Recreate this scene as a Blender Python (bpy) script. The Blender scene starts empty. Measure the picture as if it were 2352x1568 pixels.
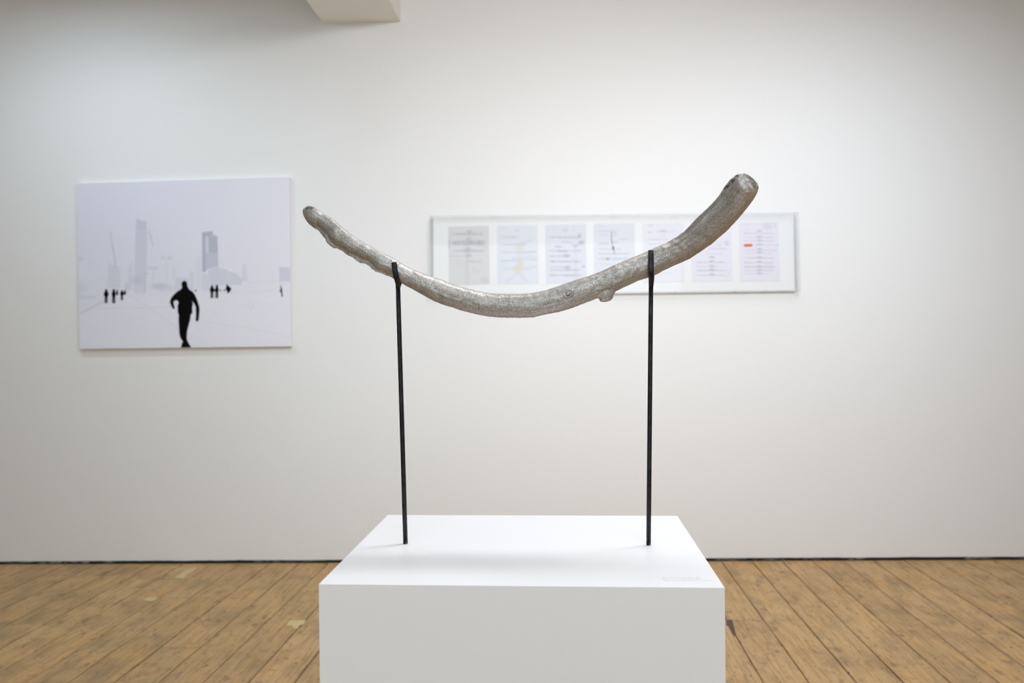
import bpy, bmesh, math, random
import numpy as np
from mathutils import Vector, Matrix, noise

random.seed(7)
rng = np.random.default_rng(7)
S = bpy.context.scene
COL = S.collection

# ---------------------------------------------------------------- camera
FPX, CX, CY, CAM_H = 1829.0, 1176.0, 784.0, 1.2
PSI, TH, ROLL = (math.radians(a) for a in (1.177, 0.027, 0.588))
fw = Vector((-math.sin(PSI) * math.cos(TH), math.cos(PSI) * math.cos(TH), -math.sin(TH)))
r0 = Vector((math.cos(PSI), math.sin(PSI), 0)); u0 = r0.cross(fw)
rt = math.cos(ROLL) * r0 - math.sin(ROLL) * u0
up = math.cos(ROLL) * u0 + math.sin(ROLL) * r0
CAM = Vector((0, 0, CAM_H))
cd = bpy.data.cameras.new('camera'); cam = bpy.data.objects.new('camera', cd); COL.objects.link(cam)
cd.sensor_width = 36.0; cd.lens = 36.0 * FPX / 2352.0
cd.clip_start = 0.05; cd.clip_end = 60
m = Matrix((rt, up, -fw)).transposed().to_4x4(); m.translation = CAM
cam.matrix_world = m
cd.dof.use_dof = True; cd.dof.focus_distance = 1.56; cd.dof.aperture_fstop = 4.0
S.camera = cam

# ---------------------------------------------------------------- light and exposure
S.view_settings.view_transform = 'Standard'; S.view_settings.look = 'None'
S.view_settings.gamma = 1.0; S.view_settings.use_curve_mapping = False
S.view_settings.exposure = 0.0
W = bpy.data.worlds.new('world'); S.world = W; W.use_nodes = True
bg = W.node_tree.nodes['Background']
bg.inputs[0].default_value = (0.837, 0.937, 1.0, 1); bg.inputs[1].default_value = 2.77
S.cycles.use_denoising = True
S.cycles.max_bounces = 12; S.cycles.diffuse_bounces = 8; S.cycles.transparent_max_bounces = 16
S.cycles.caustics_reflective = False; S.cycles.caustics_refractive = False

DW = 4.336            # distance of the picture wall
CEIL = 3.22
def lamp(name, loc, aim, size, power, color, spread=180, shape='RECTANGLE'):
    l = bpy.data.lights.new(name, 'AREA'); l.shape = shape
    l.size, l.size_y = size; l.energy = power; l.color = color
    l.spread = math.radians(spread)
    o = bpy.data.objects.new(name, l); COL.objects.link(o)
    o.location = loc
    o.rotation_euler = (Vector(aim) - Vector(loc)).to_track_quat('-Z', 'Y').to_euler()
    return o
# ceiling lamps: over the plinth, behind the camera, and washers for the right and the left bay, with fills added for dim wall parts
lamp('plinth_lamp', (0.8, 2.05, 3.12), (0.8, 2.05, 0), (1.4, 0.42), 42.8, (0.932, 0.943, 1.0))
lamp('room_lamp', (0.3, -0.5, 3.12), (0.3, -0.5, 0), (2.0, 0.3), 41, (0.772, 0.897, 1.0))
lamp('wall_wash_fill', (0.6, 1.0, 3.12), (0.2, 4.3, 1.6), (0.6, 0.3), 17.2, (0.965, 0.98, 1.0), 90)
lamp('wall_wash_fill', (1.4, 2.6, 3.12), (1.5, 4.336, 1.3), (0.5, 0.16), 2.4, (0.80, 0.86, 1.0), 100)
lamp('wall_wash_fill', (2.0, 2.4, 3.12), (2.0, 4.336, 1.2), (0.5, 0.16), 3.0, (0.74, 0.88, 1.0), 90)  # fill added to lift the dim right side of the wall
lamp('wall_wash_fill', (-1.0, 2.3, 3.12), (-0.9, 4.336, 0.7), (0.6, 0.16), 8.0, (0.62, 0.86, 1.0), 80)  # fill added to brighten the lower wall left of centre
lamp('left_washer', (-2.3, 3.3, 3.12), (-2.3, 3.3, 0), (0.5, 0.16), 16.4, (0.742, 0.887, 1.0))

# ---------------------------------------------------------------- helpers
def ray(x, y): return fw * FPX + rt * (x - CX) - up * (y - CY)
def at_wall(x, y, gap=0.0):
    d = ray(x, y); return CAM + d * ((DW - gap) / d.y)
def at_z(x, y, z=0.0):
    d = ray(x, y); return CAM + d * ((z - CAM_H) / d.z)
def at_y(x, y, Y):
    d = ray(x, y); return CAM + d * (Y / d.y)

def tag(o, label=None, cat=None, group=None, kind=None):
    for k, v in (('label', label), ('category', cat), ('group', group), ('kind', kind)):
        if v: o[k] = v
    return o
def empty(name, loc, label=None, cat=None, rz=0.0, kind=None):
    o = bpy.data.objects.new(name, None); COL.objects.link(o)
    o.location = loc; o.rotation_euler = (0, 0, rz); o.empty_display_size = 0.05
    return tag(o, label, cat, kind=kind)
def link(name, me, mat=None, parent=None, smooth=False):
    o = bpy.data.objects.new(name, me); COL.objects.link(o)
    if mat is not None: me.materials.append(mat)
    if smooth: me.polygons.foreach_set('use_smooth', [True] * len(me.polygons))
    if parent is not None: o.parent = parent
    return o
def from_bm(name, bm, mat=None, parent=None, smooth=False):
    me = bpy.data.meshes.new(name); bm.to_mesh(me); bm.free()
    return link(name, me, mat, parent, smooth)
def box(bm, x0, x1, y0, y1, z0, z1):
    v = [bm.verts.new((x, y, z)) for z in (z0, z1) for y in (y0, y1) for x in (x0, x1)]
    return [bm.faces.new([v[i] for i in f]) for f in
            ((0, 2, 3, 1), (4, 5, 7, 6), (0, 1, 5, 4), (2, 6, 7, 3), (0, 4, 6, 2), (1, 3, 7, 5))]
def box_obj(name, dims, mat, parent=None, bevel=0.0, seg=2):
    bm = bmesh.new(); box(bm, *dims)
    if bevel: bmesh.ops.bevel(bm, geom=bm.edges[:], offset=bevel, segments=seg, profile=0.5, affect='EDGES')
    return from_bm(name, bm, mat, parent)
def lin(c):
    c = np.asarray(c, float) / 255.0
    return np.where(c <= 0.04045, c / 12.92, ((c + 0.055) / 1.055) ** 2.4)

class N:
    """small node tree builder"""
    def __init__(s, name, rough=0.5, metal=0.0, spec=0.5):
        s.m = bpy.data.materials.new(name); s.m.use_nodes = True
        s.t = s.m.node_tree; s.b = s.t.nodes['Principled BSDF']
        s.b.inputs['Roughness'].default_value = rough
        s.b.inputs['Metallic'].default_value = metal
        s.b.inputs['Specular IOR Level'].default_value = spec
    def n(s, typ, ins=None, **kw):
        q = s.t.nodes.new(typ)
        for k, v in kw.items(): setattr(q, k, v)
        for k, v in (ins or {}).items():
            if isinstance(v, bpy.types.NodeSocket): s.t.links.new(v, q.inputs[k])
            else: q.inputs[k].default_value = v
        return q
    def math(s, op, a, b=None, c=None, clamp=False):
        ins = {0: a}
        if b is not None: ins[1] = b
        if c is not None: ins[2] = c
        return s.n('ShaderNodeMath', ins, operation=op, use_clamp=clamp).outputs[0]
    def ramp(s, fac, stops, interp='LINEAR'):
        r = s.n('ShaderNodeValToRGB', {0: fac}); e = r.color_ramp.elements
        r.color_ramp.interpolation = interp
        while len(e) < len(stops): e.new(0.5)
        for q, (p, c) in zip(e, stops):
            q.position = p; q.color = (c, c, c, 1) if np.isscalar(c) else (*c, 1)
        return r.outputs[0]
    def mix(s, fac, a, b, mode='MIX'):
        q = s.n('ShaderNodeMix', data_type='RGBA', blend_type=mode)
        for i, v in ((0, fac), (6, a), (7, b)):
            if isinstance(v, bpy.types.NodeSocket): s.t.links.new(v, q.inputs[i])
            else: q.inputs[i].default_value = v if i == 0 else (*v, 1)
        return q.outputs[2]
    def noise(s, vec, scale, detail=4, rough=0.55):
        return s.n('ShaderNodeTexNoise', {'Vector': vec, 'Scale': scale, 'Detail': detail, 'Roughness': rough}).outputs[0]
    def set(s, key, v):
        if isinstance(v, bpy.types.NodeSocket): s.t.links.new(v, s.b.inputs[key])
        else: s.b.inputs[key].default_value = v
    def bump(s, h, strength, dist):
        b = s.n('ShaderNodeBump', {'Height': h, 'Strength': strength, 'Distance': dist})
        s.t.links.new(b.outputs[0], s.b.inputs['Normal'])
    def obj(s): return s.n('ShaderNodeTexCoord').outputs['Object']
    def scaled(s, vec, sc, add=None):
        q = s.n('ShaderNodeVectorMath', {0: vec, 1: sc}, operation='MULTIPLY').outputs[0]
        if add is not None: q = s.n('ShaderNodeVectorMath', {0: q, 1: add}, operation='ADD').outputs[0]
        return q

# ---------------------------------------------------------------- materials
def mat_wall(name, col, rough=0.75):
    k = N(name, rough, spec=0.3); o = k.obj()
    k.set('Base Color', k.mix(k.noise(o, 1.3, 3), [c * 0.985 for c in col], col))
    k.bump(k.noise(o, 90, 4), 0.06, 0.004)
    return k.m
M_WALL = mat_wall('white_wall_paint', (0.80, 0.81, 0.815))
M_CEIL = mat_wall('white_ceiling_paint', (0.74, 0.735, 0.72))
M_BEAM = mat_wall('white_beam_paint', (0.88, 0.87, 0.84))

def mat_plank():
    k = N('old_pine_boards', 0.5, spec=0.22)
    o = k.obj(); rnd = k.n('ShaderNodeObjectInfo').outputs['Random']
    off = k.n('ShaderNodeCombineXYZ', {0: k.math('MULTIPLY', rnd, 37.0), 1: k.math('MULTIPLY', rnd, 91.0), 2: 0.0}).outputs[0]
    p = k.n('ShaderNodeVectorMath', {0: o, 1: off}, operation='ADD').outputs[0]
    base = k.ramp(rnd, [(0.0, lin((175, 142, 97))), (0.3, lin((189, 155, 108))), (0.6, lin((180, 145, 97))), (1.0, lin((196, 161, 111)))])
    # a slow wander so that no stain or grain line runs dead straight
    wv = k.n('ShaderNodeTexNoise', {'Vector': k.scaled(p, (6, 6, 1)), 'Scale': 1.0, 'Detail': 3.0}).outputs['Color']
    pw = k.n('ShaderNodeVectorMath', {0: p, 1: k.scaled(wv, (0.018, 0.05, 0.0))}, operation='ADD').outputs[0]
    wear = k.noise(k.scaled(pw, (8.0, 4.2, 1)), 1.0, 5, 0.62)
    c = k.mix(k.ramp(wear, [(0.46, 0.0), (0.66, 0.75)]), base, lin((148, 126, 94)))
    warm = k.noise(k.scaled(pw, (9.0, 3.4, 1), (5, 9, 2)), 1.0, 4, 0.62)
    c = k.mix(k.ramp(warm, [(0.50, 0.0), (0.68, 0.65)]), c, lin((201, 157, 99)))
    # grain along the board
    g = k.noise(k.scaled(pw, (95, 3.6, 1)), 1.0, 5, 0.65)
    c = k.mix(k.ramp(g, [(0.36, 0.50), (0.52, 0.0)]), c, lin((126, 94, 58)))
    c = k.mix(k.ramp(g, [(0.56, 0.0), (0.75, 0.30)]), c, lin((206, 174, 124)))
    # scuffs and scraped pale marks
    sc = k.noise(k.scaled(pw, (30, 20, 1), (3, 1, 0)), 1.0, 6, 0.72)
    c = k.mix(k.ramp(sc, [(0.57, 0.0), (0.66, 0.60)]), c, lin((108, 86, 62)))
    c = k.mix(k.ramp(sc, [(0.27, 0.55), (0.36, 0.0)]), c, lin((206, 178, 130)))
    # dark stains, grey blotches
    st = k.noise(k.scaled(pw, (14, 8.5, 1), (13, 4, 0)), 1.0, 3, 0.55)
    c = k.mix(k.ramp(st, [(0.62, 0.0), (0.69, 0.55)]), c, lin((108, 93, 76)))
    # knots
    v = k.n('ShaderNodeTexVoronoi', {'Vector': k.scaled(pw, (9.0, 4.6, 0.0)), 'Scale': 1.0, 'Randomness': 1.0})
    kn = k.ramp(v.outputs['Distance'], [(0.03, 0.75), (0.055, 0.35), (0.07, 0.65), (0.115, 0.0)])
    pick = k.math('GREATER_THAN', k.n('ShaderNodeSeparateColor', {0: v.outputs['Color']}).outputs[0], 0.58)
    c = k.mix(k.math('MULTIPLY', kn, pick), c, lin((90, 64, 42)))
    # dents, drips and nail heads of several sizes
    for scl, ofs, thr, lo, hi in (((24, 13, 0.0), (2, 7, 0), 0.45, 0.06, 0.13), ((52, 30, 0.0), (9, 3, 0), 0.62, 0.08, 0.17)):
        v2 = k.n('ShaderNodeTexVoronoi', {'Vector': k.scaled(pw, scl, ofs), 'Scale': 1.0})
        d2 = k.ramp(v2.outputs['Distance'], [(lo, 0.85), (hi, 0.0)])
        pk2 = k.math('GREATER_THAN', k.n('ShaderNodeSeparateColor', {0: v2.outputs['Color']}).outputs[1], thr)
        c = k.mix(k.math('MULTIPLY', d2, pk2), c, lin((76, 58, 44)))
    # darkened dirt along both long edges of a board
    ex = k.math('ABSOLUTE', k.n('ShaderNodeSeparateXYZ', {0: o}).outputs[0])
    ed = k.math('MULTIPLY', k.ramp(ex, [(0.0755, 0.0), (0.0805, 0.70)]), k.ramp(k.noise(k.scaled(p, (3, 9, 1)), 1.0, 4, 0.7), [(0.38, 0.15), (0.62, 1.0)]))
    c = k.mix(ed, c, lin((80, 62, 44)))
    k.set('Base Color', c)
    k.set('Roughness', k.ramp(wear, [(0.35, 0.40), (0.7, 0.6)]))
    k.bump(k.math('ADD', g, k.math('MULTIPLY', sc, 0.6)), 0.25, 0.002)
    return k.m
M_PLANK = mat_plank()
def mat_flat(name, col, rough=0.6, metal=0.0, spec=0.4, var=0.06, sc=40):
    k = N(name, rough, metal, spec); o = k.obj()
    k.set('Base Color', k.mix(k.noise(o, sc, 3), [max(0, c * (1 - var)) for c in col], [min(1, c * (1 + var)) for c in col]))
    return k.m
M_SUB = mat_flat('dark_floor_void', (0.018, 0.014, 0.010), 0.9)
M_PALE_PATCH = mat_flat('pale_filler', tuple(lin((196, 176, 128))), 0.6, var=0.15, sc=60)
M_STAIN = mat_flat('scorched_wood', tuple(lin((84, 62, 46))), 0.6, var=0.35, sc=45)
M_GAP_SHADE = mat_flat('black_gap_shade', (0.012, 0.011, 0.012), 0.55, var=0.5, sc=30)  # black stands in for the shade inside the gap
M_FLAKE = mat_flat('chipped_white_paint', (0.34, 0.33, 0.32), 0.8, var=0.4, sc=50)
M_PLINTH = mat_flat('satin_white_plinth_paint', (0.87, 0.875, 0.885), 0.42, spec=0.35, var=0.006, sc=3)
M_INK = mat_flat('pale_grey_vinyl', (0.52, 0.53, 0.53), 0.6)
M_BOARD = mat_flat('white_mount_board', (0.83, 0.84, 0.86), 0.6, var=0.01)
M_EDGE = mat_flat('white_panel_edge', (0.84, 0.84, 0.84), 0.6, var=0.01)
M_RED = mat_flat('red_paper_label', (0.82, 0.10, 0.05), 0.6, var=0.03)
M_SCREW = mat_flat('grey_screw', (0.45, 0.46, 0.47), 0.5, var=0.1)

def mat_print(name, rough):
    k = N(name, rough, spec=0.06)
    k.set('Base Color', k.n('ShaderNodeVertexColor', layer_name='print').outputs[0])
    return k.m
M_PRINT = mat_print('matt_photographic_print', 0.5)
M_PAGE = mat_print('printed_paper', 0.7)

def mat_acrylic(name, tint, edge):
    m_ = bpy.data.materials.new(name); m_.use_nodes = True; t = m_.node_tree; t.nodes.clear()
    out = t.nodes.new('ShaderNodeOutputMaterial'); mx = t.nodes.new('ShaderNodeMixShader')
    tr = t.nodes.new('ShaderNodeBsdfTransparent'); gl = t.nodes.new('ShaderNodeBsdfGlossy')
    lw = t.nodes.new('ShaderNodeLayerWeight'); pw = t.nodes.new('ShaderNodeMath'); pw.operation = 'POWER'; pw.inputs[1].default_value = 5.0
    fr = t.nodes.new('ShaderNodeMath'); fr.operation = 'MULTIPLY_ADD'; fr.inputs[1].default_value = 0.96; fr.inputs[2].default_value = 0.014
    t.links.new(lw.outputs['Facing'], pw.inputs[0]); t.links.new(pw.outputs[0], fr.inputs[0])
    tr.inputs[0].default_value = (*tint, 1); gl.inputs['Roughness'].default_value = 0.03
    gl.inputs[0].default_value = (1, 1, 1, 1)
    if edge:
        gl2 = t.nodes.new('ShaderNodeBsdfDiffuse'); gl2.inputs[0].default_value = (0.66, 0.67, 0.67, 1)
        mx.inputs[0].default_value = 0.16
        t.links.new(tr.outputs[0], mx.inputs[1]); t.links.new(gl2.outputs[0], mx.inputs[2])
    else:
        t.links.new(fr.outputs[0], mx.inputs[0])
        t.links.new(tr.outputs[0], mx.inputs[1]); t.links.new(gl.outputs[0], mx.inputs[2])
    t.links.new(mx.outputs[0], out.inputs[0])
    return m_
M_ACR = mat_acrylic('clear_acrylic', (0.985, 0.99, 0.99), False)
M_ACR_EDGE = mat_acrylic('polished_acrylic_edge', (0.95, 0.96, 0.96), True)

def mat_cast():
    k = N('cast_aluminium', 0.5, 0.6, 0.5)
    o = k.obj(); st = k.n('ShaderNodeVertexColor', layer_name='along').outputs[0]
    broad = k.noise(o, 9, 4, 0.6)
    c = k.mix(k.ramp(broad, [(0.36, 0.0), (0.66, 1.0)]), lin((165, 160, 153)), lin((197, 194, 190)))
    grain = k.noise(o, 420, 4, 0.75)
    c = k.mix(k.ramp(grain, [(0.37, 0.62), (0.50, 0.0)]), c, lin((98, 94, 89)))
    c = k.mix(k.ramp(grain, [(0.53, 0.0), (0.66, 0.50)]), c, lin((230, 230, 230)))
    mid = k.noise(o, 38, 5, 0.68)
    c = k.mix(k.ramp(mid, [(0.53, 0.0), (0.72, 0.50)]), c, lin((122, 115, 106)))
    streak = k.noise(k.scaled(st, (26.0, 11.0, 11.0)), 1.0, 5, 0.7)      # grain running along the branch
    c = k.mix(k.ramp(streak, [(0.34, 0.42), (0.47, 0.0)]), c, lin((118, 112, 104)))
    c = k.mix(k.ramp(streak, [(0.55, 0.0), (0.68, 0.40)]), c, lin((214, 213, 211)))
    pit = k.n('ShaderNodeTexVoronoi', {'Vector': o, 'Scale': 95.0})
    pk = k.math('GREATER_THAN', k.n('ShaderNodeSeparateColor', {0: pit.outputs['Color']}).outputs[0], 0.955)
    pf = k.math('MULTIPLY', k.ramp(pit.outputs['Distance'], [(0.08, 1.0), (0.16, 0.0)]), pk)
    c = k.mix(pf, c, lin((50, 48, 46)))
    # darker marks at the ends and in the knot groove (colour attribute set on the mesh)
    dk = k.n('ShaderNodeVertexColor', layer_name='darken').outputs[0]
    dkf = k.math('MULTIPLY', k.n('ShaderNodeSeparateColor', {0: dk}).outputs[0], k.ramp(k.noise(o, 120, 4, 0.7), [(0.42, 0.0), (0.54, 1.0)]))
    c = k.mix(dkf, c, lin((48, 48, 50)))
    k.set('Base Color', c)
    k.set('Roughness', k.ramp(grain, [(0.35, 0.60), (0.65, 0.42)]))
    h = k.math('ADD', k.math('ADD', k.math('MULTIPLY', grain, 0.4), k.math('MULTIPLY', streak, 0.6)), k.math('ADD', mid, k.math('MULTIPLY', pf, -0.8)))
    k.bump(h, 0.32, 0.0016)
    return k.m
M_CAST = mat_cast()
def mat_steel():
    k = N('blackened_steel', 0.42, 0.6, 0.5); o = k.obj()
    n1 = k.noise(o, 55, 5, 0.7)
    c = k.mix(k.ramp(n1, [(0.4, 0.0), (0.7, 1.0)]), (0.012, 0.012, 0.014), (0.035, 0.036, 0.042))
    z = k.n('ShaderNodeSeparateXYZ', {0: o}).outputs[2]
    low = k.ramp(z, [(0.0, 1.0), (0.03, 0.0)])          # rubbed patches low on the rod
    sc = k.math('MULTIPLY', low, k.ramp(k.noise(o, 160, 3, 0.6), [(0.52, 0.0), (0.60, 0.8)]))
    k.set('Base Color', k.mix(sc, c, (0.20, 0.21, 0.22)))
    k.bump(n1, 0.2, 0.001)
    return k.m
M_STEEL = mat_steel()

# ---------------------------------------------------------------- room
BA = math.radians(2.407)                      # the boards, beam and plinth run at this angle to the wall's normal
XL, XR, YF = -5.2, 5.0, -3.6
def struct(o): o['kind'] = 'structure'; return o
struct(box_obj('wall_back', (XL - 0.2, XR + 0.2, DW, DW + 0.2, -0.05, CEIL), M_WALL))
struct(box_obj('wall_left', (XL - 0.2, XL, YF, DW, -0.05, CEIL), M_WALL))
struct(box_obj('wall_right', (XR, XR + 0.2, YF, DW, -0.05, CEIL), M_WALL))
ceil = struct(box_obj('ceiling', (XL - 0.2, XR + 0.2, YF - 0.2, DW + 0.2, CEIL, CEIL + 0.15), M_CEIL))
# wall behind the camera with a tall window opening
bm = bmesh.new()
WX0, WX1, WZ0, WZ1 = -2.6, 2.4, 0.75, 2.75
box(bm, XL - 0.2, WX0, YF - 0.2, YF, -0.05, CEIL); box(bm, WX1, XR + 0.2, YF - 0.2, YF, -0.05, CEIL)
box(bm, WX0, WX1, YF - 0.2, YF, -0.05, WZ0); box(bm, WX0, WX1, YF - 0.2, YF, WZ1, CEIL)
struct(from_bm('wall_front', bm, M_WALL))
wn = empty('window_1', ((WX0 + WX1) / 2, YF - 0.1, WZ0), kind='structure')
hw = (WX1 - WX0) / 2; wh = WZ1 - WZ0
for d in ((-hw, -hw + 0.06, -.03, .03, 0, wh), (hw - 0.06, hw, -.03, .03, 0, wh), (-hw + .06, hw - .06, -.03, .03, 0, .06),
          (-hw + .06, hw - .06, -.03, .03, wh - .06, wh), (-hw / 3 - .025, -hw / 3 + .025, -.025, .025, .06, wh - .06),
          (hw / 3 - .025, hw / 3 + .025, -.025, .025, .06, wh - .06)):
    box_obj('window_bar', d, M_EDGE, wn, 0.004)
pl = bpy.data.lights.new('window_portal', 'AREA'); pl.shape = 'RECTANGLE'; pl.size = hw * 2; pl.size_y = wh
pl.cycles.is_portal = True
po = bpy.data.objects.new('window_portal', pl); COL.objects.link(po)
po.location = ((WX0 + WX1) / 2, YF - 0.2, (WZ0 + WZ1) / 2); po.rotation_euler = (math.radians(90), 0, 0)

# ceiling beam running along the boards
bl = at_wall(743, 53); br = at_wall(920, 50)
bz = (bl.z + br.z) / 2
bw = (br.x - bl.x)
bm = bmesh.new()
L = 7.6
vs = []
for y in (DW, DW - L):
    sh = (DW - y) * math.tan(BA)
    vs.append([bm.verts.new(p) for p in ((bl.x - sh, y, bz), (br.x - sh, y, bz), (br.x - sh, y, CEIL), (bl.x - sh, y, CEIL))])
a, b = vs
for i in range(4): bm.faces.new((a[i], a[(i + 1) % 4], b[(i + 1) % 4], b[i]))
bm.faces.new(a); bm.faces.new(b[::-1])
bmesh.ops.recalc_face_normals(bm, faces=bm.faces[:])
from_bm('beam', bm, M_BEAM, ceil)

# floor: void under the boards, then every board
fl = struct(box_obj('floor', (XL - 0.2, XR + 0.2, YF - 0.2, DW + 0.2, -0.10, -0.024), M_SUB))
lines = [-5.30, -5.14, -4.98, -4.82, -4.66, -4.50, -4.34, -4.18, -4.02, -3.855, -3.69, -3.53, -3.37, -3.21, -3.05, -2.895, -2.73, -2.565, -2.402, -2.24, -2.081, -1.923, -1.77, -1.602, -1.443, -1.285, -1.122, -0.957,
         -0.79, -0.625, -0.46, -0.295, -0.13, 0.035, 0.20, 0.365, 0.528, 0.69, 0.848, 1.012, 1.174, 1.335, 1.50, 1.662,
         1.824, 1.99, 2.153, 2.306, 2.47, 2.63, 2.79, 2.95, 3.115, 3.28, 3.44, 3.60, 3.76, 3.92, 4.08, 4.24, 4.40, 4.56, 4.72, 4.88, 5.04]
joints = {0.69: [3.452], -2.081: [3.965], -1.602: [3.066], -1.285: [3.64], -1.923: [2.35], -2.402: [3.30], 1.335: [2.30], 1.99: [3.05]}
ca, sa = math.cos(BA), math.sin(BA)
def plank(ua, ub, v0, v1, dz):
    n = max(2, int((v1 - v0) / 0.18))
    bm = bmesh.new(); rows = []
    for i in range(n + 1):
        v = v0 + (v1 - v0) * i / n
        e0 = ua + 0.0016 + 0.0014 * noise.noise((ua * 9, v * 3.0, 0)); e1 = ub - 0.0016 - 0.0014 * noise.noise((ub * 9, v * 3.0, 5))
        rows.append([bm.verts.new((u - (ua + ub) / 2, v - v0, z)) for u, z in
                     ((e0, -0.022), (e0, -0.0016), (e0 + 0.0018, 0), (e1 - 0.0018, 0), (e1, -0.0016), (e1, -0.022))])
    for r, q in zip(rows, rows[1:]):
        for k in range(6): bm.faces.new((r[k], r[(k + 1) % 6], q[(k + 1) % 6], q[k]))
    bm.faces.new(rows[0][::-1]); bm.faces.new(rows[-1])
    bmesh.ops.recalc_face_normals(bm, faces=bm.faces[:])
    o = from_bm('plank', bm, M_PLANK, fl)
    u = (ua + ub) / 2
    o.location = (u * ca + v0 * sa, -u * sa + v0 * ca, dz); o.rotation_euler = (0, 0, -BA)
    return o
for i in range(len(lines) - 1):
    ua, ub = lines[i], lines[i + 1]; u = (ua + ub) / 2
    ve = (DW - 0.004 + min(ua * sa, ub * sa)) / ca
    js = joints.get(ua) or joints.get(round(ua, 3)) or [random.choice((0.6, 1.2, 1.8))]
    vstart = (YF + 0.02 + max(ua * sa, ub * sa)) / ca
    cuts = [vstart] + ([js[0] - 2.4] if js[0] - 2.4 > vstart + 0.5 else []) + js + [ve]
    for v0, v1 in zip(cuts, cuts[1:]):
        x = u * ca + v0 * sa
        if x - 0.1 < XL or x + 0.26 > XR + 0.16 : pass
        jg = 0.004 if abs(ua - 0.69) < 1e-6 or abs(ua + 2.081) < 1e-6 else 0.0015
        plank(ua, ub, v0 + jg, v1 - jg, -0.0012 * random.random())

def floor_patch(name, pts, mat, h=0.0006):
    bm = bmesh.new(); P = [at_z(*p, 0.0) for p in pts]
    f = [bm.verts.new((p.x, p.y, h)) for p in P]; g = [bm.verts.new((p.x, p.y, -0.001)) for p in P]
    bm.faces.new(f)
    for k in range(len(P)): bm.faces.new((f[k], g[k], g[(k + 1) % len(P)], f[(k + 1) % len(P)]))
    bmesh.ops.recalc_face_normals(bm, faces=bm.faces[:])
    return from_bm(name, bm, mat, fl)
floor_patch('filler_patch', [(401, 1327), (412, 1318), (436, 1304), (452, 1302.5), (447, 1310), (428, 1321), (421, 1329)], M_PALE_PATCH)
floor_patch('filler_patch', [(658, 1436), (664, 1425), (702, 1424), (697, 1433), (686, 1437), (684, 1443), (674, 1443), (672, 1437)], M_PALE_PATCH)
floor_patch('filler_patch', [(330, 1377), (340, 1371), (360, 1371), (357, 1378), (344, 1380)], M_PALE_PATCH)
floor_patch('dark_stain', [(1668, 1423.5), (1681, 1422.5), (1684, 1430), (1687, 1444), (1690.5, 1457), (1686, 1461), (1679, 1450), (1672, 1437), (1668, 1435)], M_STAIN)

# ragged black strip painted as the shadow gap at the foot of the wall, with chips of paint
bm = bmesh.new(); prev = None; x = XL + 0.002; seg = []
while x < XR - 0.002:
    h = 0.0135 + 0.0025 * noise.noise((x * 6, 3.1, 0)) + 0.0015 * noise.noise((x * 31, 1.0, 0))
    seg.append((x, h)); x += 0.02
seg.append((XR - 0.002, 0.0135))
pv = None
for x, h in seg:
    c = [bm.verts.new(p) for p in ((x, DW - 0.003, -0.002), (x, DW - 0.003, h), (x, DW, h), (x, DW, -0.002))]
    if pv:
        for k in range(4): bm.faces.new((pv[k], pv[(k + 1) % 4], c[(k + 1) % 4], c[k]))
    else: bm.faces.new(c)
    pv = c
bm.faces.new(pv[::-1]); bmesh.ops.recalc_face_normals(bm, faces=bm.faces[:])
bb = struct(from_bm('shadow_gap_strip', bm, M_GAP_SHADE))
bm = bmesh.new()
for _ in range(230):
    x = random.uniform(XL + .1, XR - .2)
    if noise.noise((x * 1.7, 8.0, 0)) < -0.12: continue
    w = random.uniform(0.012, 0.07); z = random.uniform(0.004, 0.0115); h = random.uniform(0.0008, 0.0022)
    pts = [(x, z), (x + w * .3, z - h * random.random()), (x + w, z + h * .2), (x + w * .7, z + h), (x + w * .25, z + h * .8)]
    f = [bm.verts.new((px, DW - 0.0042, pz)) for px, pz in pts]; g = [bm.verts.new((px, DW - 0.003, pz)) for px, pz in pts]
    bm.faces.new(f)
    for k in range(5): bm.faces.new((f[k], g[k], g[(k + 1) % 5], f[(k + 1) % 5]))
fk = from_bm('paint_flakes', bm, M_FLAKE, bb); fk['kind'] = 'stuff'

# ---------------------------------------------------------------- plinth
PZ, PW, PD = 0.8, 0.6658, 0.5261
ply = empty('plinth', (-0.0092, 1.5651, 0), 'white rectangular display plinth under the branch sculpture', 'plinth', -BA)
box_obj('body', (-PW / 2, PW / 2, -PD / 2, PD / 2, 0, PZ), M_PLINTH, ply, 0.0012, 3)
# three lines of small pale caption lettering near the front right corner
inv = ply.matrix_basis.inverted()
def loc_pl(x, y): return inv @ at_z(x, y, PZ)
bm = bmesh.new(); rl = random.Random(3)
for (xa, xb, yy, hgt) in ((1521, 1608, 1326.3, 0.0030), (1522, 1611, 1330.2, 0.0030), (1525, 1637, 1333.8, 0.0030)):
    a = loc_pl(xa, yy); b = loc_pl(xb, yy); x = a.x; ln = b.x - a.x
    word = rl.randint(4, 9); k = 0
    while x < b.x:
        y = a.y + (b.y - a.y) * (x - a.x) / ln
        wv = rl.uniform(0.0008, 0.0014)
        typ = rl.random()
        box(bm, x, x + 0.00035, y, y + hgt * (1 if typ > .6 else .68), PZ, PZ + 0.00015)
        if typ < .75: box(bm, x, x + wv, y, y + 0.0004, PZ, PZ + 0.00015)
        if typ > .3: box(bm, x, x + wv, y + hgt * .62, y + hgt * .62 + 0.0004, PZ, PZ + 0.00015)
        x += wv + 0.0006; k += 1
        if k >= word: x += 0.0013; k = 0; word = rl.randint(2, 10)
cl = from_bm('caption_lettering', bm, M_INK, ply); cl['label'] = 'three lines of tiny pale grey caption lettering'; cl['kind'] = 'stuff'

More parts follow.
